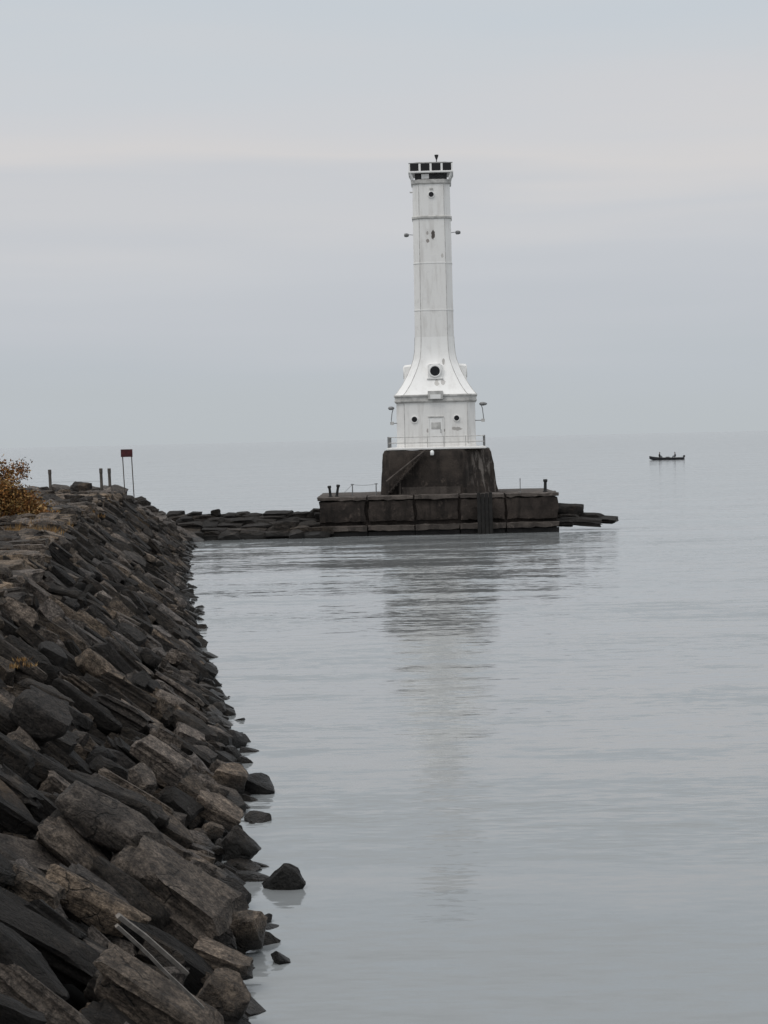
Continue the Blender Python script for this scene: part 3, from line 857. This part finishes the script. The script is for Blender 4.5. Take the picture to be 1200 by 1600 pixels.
# flared skirt
prof = [(8.75, 2.58, .56), (8.92, 2.43, .55), (9.11, 2.30, .54), (9.44, 2.08, .52), (9.85, 1.86, .49), (10.22, 1.68, .47), (10.6, 1.52, .45), (11.04, 1.375, .43), (11.5, 1.295, .41), (12.0, 1.26, .40), (12.45, 1.248, .40)]
sk = MB().loft([oct_ring(h, c, zz(z)) for z, h, c in prof]).build('skirt', M['white_flare_lit'], LH, smooth=20)
for sx in (-1, 1):                                        # seams that follow the splayed corners up the skirt
    MB().tube([(sx * (h - c), -h - .002, zz(z)) for z, h, c in prof], .022, 6).build('corner_seam', M['trim'], sk, smooth=60)
    MB().tube([(sx * (h + .002), -(h - c), zz(z)) for z, h, c in prof], .022, 6).build('corner_seam', M['trim'], sk, smooth=60)
for ang in (0, 90, -90, 180):
    dm = empty_part = None
    mbd = MB().loft([[Vector((-.46, -1.98, zz(9.80))), Vector((.46, -1.98, zz(9.80))), Vector((.46, -1.98, zz(10.58))), Vector((.30, -1.98, zz(10.70))), Vector((-.30, -1.98, zz(10.70))), Vector((-.46, -1.98, zz(10.58)))],
                     [Vector((-.46, -1.25, zz(9.80))), Vector((.46, -1.25, zz(9.80))), Vector((.46, -1.25, zz(10.66))), Vector((.30, -1.25, zz(10.78))), Vector((-.30, -1.25, zz(10.78))), Vector((-.46, -1.25, zz(10.66)))]])
    mbd.box(-.52, .52, -2.03, -1.6, zz(9.74), zz(9.80) - .002)
    dm = mbd.build('dormer', M['white'], LH)
    dm.rotation_euler = (0, 0, R(ang))
    porthole(0, -1.98, zz(10.24), .31, dm)
# shaft
sh_prof = [(12.45, 1.248), (14.2, 1.238), (17.2, 1.222), (20.0, 1.21)]
shf = MB().loft([oct_ring(h, .40, zz(z)) for z, h in sh_prof]).build('shaft', M['white_shaft'], LH)
for z, h in ((14.16, 1.24), (17.15, 1.225)):
    MB().loft([oct_ring(h + .016, .40, zz(z - .03)), oct_ring(h + .016, .40, zz(z + .03))]).build('plate_seam', M['white'], shf)
for sx in (-1, 1):
    MB().tube([(sx * (h - .40), -h, zz(z)) for z, h in sh_prof], .02, 6).build('corner_seam', M['trim'], shf)
mo = MB().loft([oct_ring(1.21, .40, zz(19.94)), oct_ring(1.27, .41, zz(19.99)), oct_ring(1.28, .41, zz(20.10)), oct_ring(1.22, .40, zz(20.16))]).build('band_moulding', M['trim'], LH)
up = MB().loft([oct_ring(1.205, .40, zz(20.0)), oct_ring(1.19, .40, zz(22.25))]).build('upper_shaft', M['white_shaft'], LH)
porthole(0.0, -1.20, zz(21.48), .165, up)
MB().box(-.10, .10, -1.27, -1.19, zz(21.80), zz(21.90)).build('vent_hood', M['trim'], up)
for sx in (-1, 1):
    MB().tube([(sx * .80, -1.205, zz(20.16)), (sx * .79, -1.195, zz(22.2))], .02, 6).build('corner_seam', M['trim'], up)
MB().tube([(-1.2, -.5, zz(21.72)), (-1.38, -.5, zz(21.74))], .05, 6).build('conduit_stub', M['trim'], up)
# gallery
rg = MB().loft([oct_ring(1.21, .40, zz(22.15)), oct_ring(1.28, .41, zz(22.22)), oct_ring(1.29, .41, zz(22.42)), oct_ring(1.2, .40, zz(22.46))]).build('gallery_ring', M['trim'], LH)
MB().box(-1.02, 1.02, -1.02, 1.02, zz(22.44), zz(22.86)).build('gallery_neck', M['dark_steel'], LH)
lan = MB().box(-1.43, 1.43, -1.43, 1.43, zz(22.86), zz(22.965)).build('gallery_floor', M['white'], LH, bevel=.012)
for ax_ in range(4):
    ang = R(90 * ax_)
    for sx in (-1, 1):
        o = MB().tube([(sx * 1.12, -1.2, zz(22.44)), (sx * 1.30, -1.34, zz(22.86))], .05, 6).build('gallery_bracket', M['white'], lan)
        o.rotation_euler = (0, 0, ang)
    if ax_ == 0:
        o = MB().box(-.60, -.12, -1.14, -1.03, zz(22.50), zz(22.80)).build('gallery_panel', M['white'], lan)
room = MB()
Wd, zA, zB = 1.40, 22.965, 23.43
room.box(-Wd, Wd, -Wd, Wd, zz(zB), zz(zB + .06))
ro = room.build('lantern_room', M['grey_steel'], LH, bevel=.012)
MB().box(-1.24, 1.24, -1.24, 1.24, zz(zA), zz(zB)).build('lantern_core', M['dark_steel'], ro)
for ax_ in range(4):
    ang = R(90 * ax_)
    for k in range(4):
        xc = -Wd + (k + .5) * (2 * Wd / 4)
        o = MB().box(xc - .30, xc + .30, -Wd + .035, -Wd + .06, zz(zA + .01), zz(zB - .01)).build('window_pane', M['glass'], ro)  # near-black panes put the darkness inside the room into the colour
        o.rotation_euler = (0, 0, ang)
    for k in range(1, 5):
        xc = -Wd + k * (2 * Wd / 4) - (.045 if k == 4 else 0)
        o = MB().box(xc - (.045 if k == 4 else .065), xc + (.045 if k == 4 else .065), -Wd, -Wd + .09, zz(zA), zz(zB)).build('mullion', M['white'], ro)
        o.rotation_euler = (0, 0, ang)
roof = MB().loft([oct_ring(1.12, .2, zz(23.488)), oct_ring(1.10, .2, zz(23.56)), oct_ring(.5, .15, zz(23.60))]).build('roof', M['trim'], LH)
MB().lathe([(.03, 0), (.03, .22), (.13, .50), (.13, .56), (.0, .58)], 12, origin=(.38, -.2, zz(23.56))).build('beacon_lamp', M['dark_steel'], roof, smooth=40)
# lamps on brackets
def arm_lamp(x, y, z, s, dx, w, h):
    a = MB().tube([(x, y, z), (x + s * dx, y, z + .03)], .022, 6).build('lamp_arm', M['grey_steel'], LH)
    MB().lathe([(.02, -.5 * w), (h * .5, -.42 * w), (h * .6, 0), (h * .42, .42 * w), (.02, .5 * w)], 12, 'X', (x + s * (dx + w * .4), y, z)).build('lamp_head', M['grey_steel'], a, smooth=40)
arm_lamp(-1.2, -.3, zz(19.03), -1, .32, .32, .22)
arm_lamp(1.2, -.3, zz(19.12), 1, .32, .34, .22)
def gooseneck(s, z0, z1, x, hw, box_z):
    a = MB().tube([(s * 2.45, -2.0, zz(box_z)), (s * x, -2.0, zz(box_z)), (s * (x + .04), -2.0, zz(z0 + .2)), (s * (x - .02), -2.0, zz(z1 - .25)), (s * (x - .1), -2.0, zz(z1))], .03, 6).build('lamp_pole', M['grey_steel'], LH)
    MB().lathe([(.03, -hw), (.10, -.7 * hw), (.12, 0), (.09, .6 * hw), (.03, hw)], 12, 'X', (s * (x + .03), -2.0, zz(z1 + .04))).build('lamp_head', M['grey_steel'], a, smooth=40)
    MB().box(s * x - .11, s * x + .11, -2.12, -1.9, zz(box_z - .1), zz(box_z + .1)).build('switch_box', M['pale_steel'], a)
gooseneck(-1, 7.0, 7.9, 2.80, .20, 6.98)
gooseneck(1, 7.0, 8.05, 2.98, .25, 7.05)
# railing round the platform
rail = MB()
for z in (6.08, 5.72):
    rail.tube([(-3.05, -3.05, zz(z)), (3.05, -3.05, zz(z))], .026, 6)
    rail.tube([(-3.05, 3.05, zz(z)), (3.05, 3.05, zz(z))], .026, 6)
    for s in (-1, 1): rail.tube([(s * 3.05, -3.05, zz(z)), (s * 3.05, 3.05, zz(z))], .026, 6)
rl = rail.build('railing', M['pale_steel'], LH)
rp = [(-3.05, -3.05), (-1.98, -3.05), (-.55, -3.05), (.48, -3.05), (1.85, -3.05), (3.05, -3.05), (-3.05, -1), (-3.05, 1), (3.05, -1), (3.05, 1), (-3.05, 3.05), (3.05, 3.05), (-1, 3.05), (1, 3.05)]
for k, (x, y) in enumerate(rp):
    MB().tube([(x, y, zz(5.42)), (x, y, zz(6.12))], .035 if abs(x) > 3 else .025, 6).build('railing_post', M['grey_steel'] if abs(x) > 3 else M['pale_steel'], rl)

# ------------------------------------------------------------------ posts and sign on the breakwater's crest
def crest_point(px, py, y):
    p = at_y(px, py, y)
    return Vector((p.x, y, CREST - 0.05))
yS = 118.0
p0, p1 = crest_point(195, 755, yS), crest_point(209, 755, yS)
t = empty('sign', (p0 + p1) / 2); tag(t, 'dark red board on two thin posts on the far breakwater crest', 'sign')
hw = (p1 - p0).x / 2
zt = at_y(199, 702, yS).z - t.location.z; zb = at_y(199, 714, yS).z - t.location.z
ln_ = -0.10
for s in (-1, 1):
    MB().tube([(s * hw, 0, -.3), (s * hw + ln_, 0, zt - .03)], .03, 8).build('post', M['post_wood'], t)
MB().box(ln_ - hw - .08, ln_ + hw + .08, -.055, -.03, zb, zt).build('board', M['red'], t, bevel=.006)
for px, ptop, lab in [(159, 732, 'left one of the two short grey posts standing close together on the crest'), (172, 732, 'right one of the two short grey posts, nearest the red sign'), (79, 734, 'lone short grey post between boulders near the brown bush')]:
    p = crest_point(px, 758, yS)
    hgt = at_y(px, ptop, yS).z - p.z
    o = MB().lathe([(.09, -.3), (.085, hgt * .8), (.10, hgt * .86), (.10, hgt), (.0, hgt + .02)], 10).build('post', M['post_wood'])
    o.location = p; o.rotation_euler = (0, -.02, 0)
    tag(o, lab, 'post', 'posts on the breakwater crest')
a_, b_ = crest_point(79, 758, yS) + Vector((0, 0, .8)), crest_point(159, 758, yS) + Vector((0, 0, .8))
o = MB().tube([Vector((0, 0, 0)).lerp(b_ - a_, k / 6) for k in range(7)], .007, 5).build('wire', M['grey_steel'])
o.location = a_; tag(o, 'thin wire strung from the lone post to the paired posts', 'wire')

# ------------------------------------------------------------------ brown bush and dry grass on the crest
def leaf_mat(name, cols):
    n = N(name)
    a = n.node('ShaderNodeAttribute', attribute_name='tint')
    return n.done(a.outputs['Color'], 0.75, 0.2)
M['leaf'] = leaf_mat('autumn_leaf', None)
def cards(name, items, parent=None):
    """items: (centre, u, v, colour) small bent leaves"""
    V, Fc, T = [], [], []
    for c, u, v, col in items:
        n_ = u.cross(v) * 0.5
        k = len(V)
        V += [c - v, c + u * .5 + n_ * 2, c + v, c - u * .5 + n_ * 2]
        Fc += [(k, k + 1, k + 2), (k, k + 2, k + 3)]
        T += [(*col, 1)] * 4
    me = bpy.data.meshes.new(name)
    me.from_pydata([tuple(v) for v in V], [], Fc)
    a = me.attributes.new('tint', 'FLOAT_COLOR', 'POINT'); a.data.foreach_set('color', np.array(T, 'f').ravel())
    return link_mesh(name, me, M['leaf'], parent)
yB = 78.0
pb = at_y(14, 800, yB)
bush = empty('bush', (pb.x, yB, CREST - .1)); tag(bush, 'rusty brown autumn bush on the crest at the left edge', 'bush')
rb = random.Random(5)
stems = MB(); tips = []
for k in range(26):
    a = rb.uniform(0, 2 * math.pi); sp_ = rb.uniform(.2, 1.25); hgt = rb.uniform(1.05, 1.95) * (1 - .30 * (sp_ / 1.15) ** 2) * (1 - .28 * math.cos(a) * sp_)
    pts_ = [Vector((math.cos(a) * .15, math.sin(a) * .15, 0))]
    for s in (.35, .7, 1.0):
        pts_.append(Vector((math.cos(a) * sp_ * s + rb.gauss(0, .06), math.sin(a) * sp_ * s + rb.gauss(0, .06), hgt * s)))
    stems.tube(pts_, [.028, .02, .013, .005], 5); tips.append(pts_)
    for j in range(3):
        q = pts_[rb.randrange(1, 3)]; e = q + Vector((rb.gauss(0, .3), rb.gauss(0, .3), rb.uniform(.15, .5)))
        stems.tube([q, (q + e) / 2 + Vector((0, 0, .04)), e], [.012, .009, .004], 4); tips.append([q, q, (q + e) / 2, e])
for k in range(14):                                   # low shoots trailing down towards the bank
    a = rb.uniform(-1.0, 1.0); sp_ = rb.uniform(1.0, 1.7); hgt = rb.uniform(.25, .8)
    pts_ = [Vector((0, 0, 0))] + [Vector((math.cos(a) * sp_ * q, math.sin(a) * sp_ * q + rb.gauss(0, .05), hgt * math.sin(q * 2.4))) for q in (.35, .7, 1.0)]
    stems.tube(pts_, [.02, .015, .01, .004], 5); tips.append(pts_)
for k in range(9):
    e = Vector((rb.uniform(-.8, .75), rb.gauss(0, .4), rb.uniform(1.85, 2.3)))
    stems.tube([Vector((e.x * .6, e.y, 1.2)), e * .5 + Vector((e.x * .35, e.y * .5, .82)), e], [.012, .009, .005], 4); tips.append([e, e, e, e])
stems.build('branches', M['bark'], bush)
items = []
pal = [(0.24, 0.105, 0.028), (0.16, 0.068, 0.02), (0.28, 0.15, 0.05), (0.08, 0.036, 0.015), (0.33, 0.21, 0.09), (0.05, 0.027, 0.013), (0.19, 0.12, 0.04)]
for tp in tips:
    base = rb.choice(pal)
    for k in range(120):
        j = rb.choice((1, 2, 2, 3)); 
        c = tp[min(j, 3)] + Vector((rb.gauss(0, .17), rb.gauss(0, .17), rb.gauss(0, .17)))
        if c.z < .05: c.z = rb.uniform(.05, .5)
        u = Vector((rb.gauss(0, 1), rb.gauss(0, 1), rb.gauss(0, 1))).normalized()
        v = u.cross(Vector((rb.gauss(0, 1), rb.gauss(0, 1), rb.gauss(0, 1)))).normalized()
        s = rb.uniform(.04, .075); cc = base if rb.random() < .6 else rb.choice(pal); g = rb.uniform(.7, 1.3)
        items.append((c, u * s, v * s, tuple(x * g for x in cc)))
cards('crown', items, bush)
# dry grass
items = []
gp = [(0.27, 0.16, 0.06), (0.20, 0.11, 0.04), (0.33, 0.22, 0.10), (0.13, 0.075, 0.032), (0.24, 0.13, 0.04)]
def tuft(cx, cy, cz, rad, n_, hgt):
    for k in range(n_):
        a = rb.uniform(0, 6.28); r_ = rad * math.sqrt(rb.random())
        c = Vector((cx + math.cos(a) * r_, cy + math.sin(a) * r_ * 1.5, cz))
        h_ = hgt * rb.uniform(.4, 1.0)
        v = Vector((rb.gauss(0, .45), rb.gauss(0, .45), 1)).normalized() * h_ * .5
        u = Vector((rb.gauss(0, 1), rb.gauss(0, 1), 0)).normalized() * .022
        g = rb.uniform(.7, 1.2); col = rb.choice(gp)
        items.append((c + v, u, v, tuple(x * g for x in col)))
for k in range(60):
    yy = rb.uniform(52, 92); xx = edge_x(yy) - SLOPE_W - rb.uniform(-.5, 5.0)
    tuft(xx, yy, bank_z(xx, yy) - .08, rb.uniform(.3, .7), 70, rb.uniform(.14, .32))
for k in range(34):
    px, py = rb.uniform(-10, 75), rb.uniform(784, 836); p = on_z(px, py, CREST)
    tuft(p.x, p.y, p.z - .08, rb.uniform(.5, 1.0), 170, rb.uniform(.2, .55))
for px, py, z in [(34, 1034, 2.6), (20, 1045, 2.62), (46, 1042, 2.5)]:
    p = on_z(px, py, z); tuft(p.x, p.y, p.z, .12, 26, .13)
tag(cards('dry_grass', items), 'tan dry grass growing in the stones of the crest beside the bush', 'grass', kind='stuff')

# ------------------------------------------------------------------ fishing boat with two people
c0, c1 = on_z(1015, 719), on_z(1068, 718)
bc = (c0 + c1) / 2
BL = (c1 - c0).length
boat = empty('fishing_boat', (bc.x, bc.y, 0), math.atan2(c1.y - c0.y, c1.x - c0.x) + R(6))
tag(boat, 'small dark open motorboat far out on the lake at the right', 'boat')
hull_mat = plain('dark_hull', (0.02, 0.02, 0.024), .45, .25, 2)
rings = []
for k in range(15):
    t = k / 14.0                                   # 0 bow .. 1 stern
    x = (-.5 + t) * BL
    wd = 0.95 * (1 - (1 - min(t / .55, 1)) ** 2.0) * (1 - .08 * t) + .03
    sheer = .50 + .40 * (1 - min(t / .5, 1)) ** 2
    keel = -.22 + .50 * (1 - min(t / .28, 1)) ** 2
    ch = keel + (sheer - keel) * .35
    th = .05
    rings.append([Vector((x, -wd, sheer)), Vector((x, -wd * .86, ch)), Vector((x, 0, keel)), Vector((x, wd * .86, ch)), Vector((x, wd, sheer)),
                  Vector((x, max(wd - th, .005), sheer)), Vector((x, wd * .78, max(ch, .12))), Vector((x, 0, max(keel + .12, .10))), Vector((x, -wd * .78, max(ch, .12))), Vector((x, -max(wd - th, .005), sheer))])
hull = MB().loft(rings).build('hull', hull_mat, boat, smooth=35)
MB().tube([r[0] + Vector((0, 0, .01)) for r in rings] , .03, 6).build('gunwale', M['grey_steel'], hull)
MB().tube([r[4] + Vector((0, 0, .01)) for r in rings], .03, 6).build('gunwale', M['grey_steel'], hull)
seat_x = (-.21 * BL, .26 * BL)
for x in seat_x:
    MB().box(x - .2, x + .2, -.72, .72, .44, .52).build('seat', M['post_wood'], boat, bevel=.01)
MB().box(-.02 * BL, .09 * BL, -.42, .42, .12, .68).build('console_box', hull_mat, boat, bevel=.05)
mt = MB().loft([[Vector((.5 * BL + x, y, z)) for x, y in ((-.12, -.16), (.28, -.16), (.34, 0), (.28, .16), (-.12, .16))] for z, x_ in ((.55, 0), (.95, 0))]).build('outboard_motor', M['dark_steel'], boat, bevel=.05, seg=2)
MB().box(.5 * BL + .02, .5 * BL + .18, -.06, .06, -.5, .56).build('motor_leg', M['dark_steel'], mt, bevel=.01)
MB().tube([(.5 * BL - .1, 0, .72), (.5 * BL - .6, -.1, .75)], .025, 6).build('tiller', M['dark_steel'], mt)

cloth = {}
def person_material(name, top, legs):
    n = N(name)
    z = n.sep(n.coord())[2]
    x = n.coord()
    col = n.mix(n.ramp(z, .06, .10), legs, top)
    col = n.mix(n.ramp(z, .60, .61), col, (0.30, .19, .14))
    return n.done(col, .8, .2)
def sitting_person(loc, rz, top, legs, label, lean, hat):
    J = {'pel': (0, 0, .12), 'sp': (lean * .5, 0, .33), 'ch': (lean, 0, .50), 'nk': (lean * 1.15, 0, .62), 'hd': (lean * 1.25 + .015, 0, .73), 'tp': (lean * 1.25 + .01, 0, .83),
         'hl': (.06, .10, .10), 'kl': (.46, .14, .13), 'al': (.50, .14, -.28), 'tl': (.64, .15, -.31),
         'hr': (.06, -.10, .10), 'kr': (.46, -.14, .13), 'ar': (.50, -.14, -.28), 'tr': (.64, -.15, -.31),
         'sl': (lean, .19, .53), 'el': (lean + .10, .25, .28), 'wl': (lean + .32, .15, .24), 'fl': (lean + .41, .11, .25),
         'sr': (lean, -.19, .53), 'er': (lean + .10, -.25, .28), 'wr': (lean + .32, -.15, .24), 'fr': (lean + .41, -.11, .25)}
    rad = {'pel': .18, 'sp': .19, 'ch': .20, 'nk': .075, 'hd': .10, 'tp': .075, 'hl': .10, 'kl': .07, 'al': .045, 'tl': .035, 'hr': .10, 'kr': .07, 'ar': .045, 'tr': .035,
           'sl': .075, 'el': .05, 'wl': .035, 'fl': .035, 'sr': .075, 'er': .05, 'wr': .035, 'fr': .035}
    E = [('pel', 'sp'), ('sp', 'ch'), ('ch', 'nk'), ('nk', 'hd'), ('hd', 'tp'), ('pel', 'hl'), ('hl', 'kl'), ('kl', 'al'), ('al', 'tl'), ('pel', 'hr'), ('hr', 'kr'), ('kr', 'ar'), ('ar', 'tr'),
         ('ch', 'sl'), ('sl', 'el'), ('el', 'wl'), ('wl', 'fl'), ('ch', 'sr'), ('sr', 'er'), ('er', 'wr'), ('wr', 'fr')]
    keys = list(J); me = bpy.data.meshes.new('person')
    me.from_pydata([J[k] for k in keys], [(keys.index(a), keys.index(b)) for a, b in E], [])
    tmp = bpy.data.objects.new('person_skin', me); COL.objects.link(tmp)
    md = tmp.modifiers.new('skin', 'SKIN'); md.use_smooth_shade = True
    for i, k in enumerate(keys):
        me.skin_vertices[0].data[i].radius = (rad[k], rad[k]); me.skin_vertices[0].data[i].use_root = (k == 'pel')
    tmp.modifiers.new('sub', 'SUBSURF').levels = 1
    dg = bpy.context.evaluated_depsgraph_get()
    m2 = bpy.data.meshes.new_from_object(tmp.evaluated_get(dg))
    bpy.data.objects.remove(tmp)
    m2.materials.clear(); m2.materials.append(person_material('clothes', top, legs))
    m2.name = 'person'
    o = link_mesh('person', m2); o.location = loc; o.rotation_euler = (0, 0, rz); o.scale = (1.3,) * 3
    MB().lathe([(.135, .0), (.13, .02), (.105, .03), (.10, .10), (.06, .14), (.0, .15)], 14, origin=(lean * 1.25 + .02, 0, .755)).build('cap', hat, o, smooth=40)
    tag(o, label, 'person', 'people in the boat')
bm_w = Matrix.Translation(boat.location) @ Matrix.Rotation(boat.rotation_euler.z, 4, 'Z')
sitting_person(bm_w @ Vector((seat_x[0], 0, .55)), boat.rotation_euler.z + R(20), (0.03, .028, .03), (.03, .03, .04), 'person in dark clothes sitting towards the bow of the boat', .05, M['dark_steel'])
sitting_person(bm_w @ Vector((seat_x[1], .05, .55)), boat.rotation_euler.z + R(175), (0.09, .09, .10), (.04, .04, .05), 'person in grey sitting at the stern beside the outboard motor', .06, M['grey_steel'])
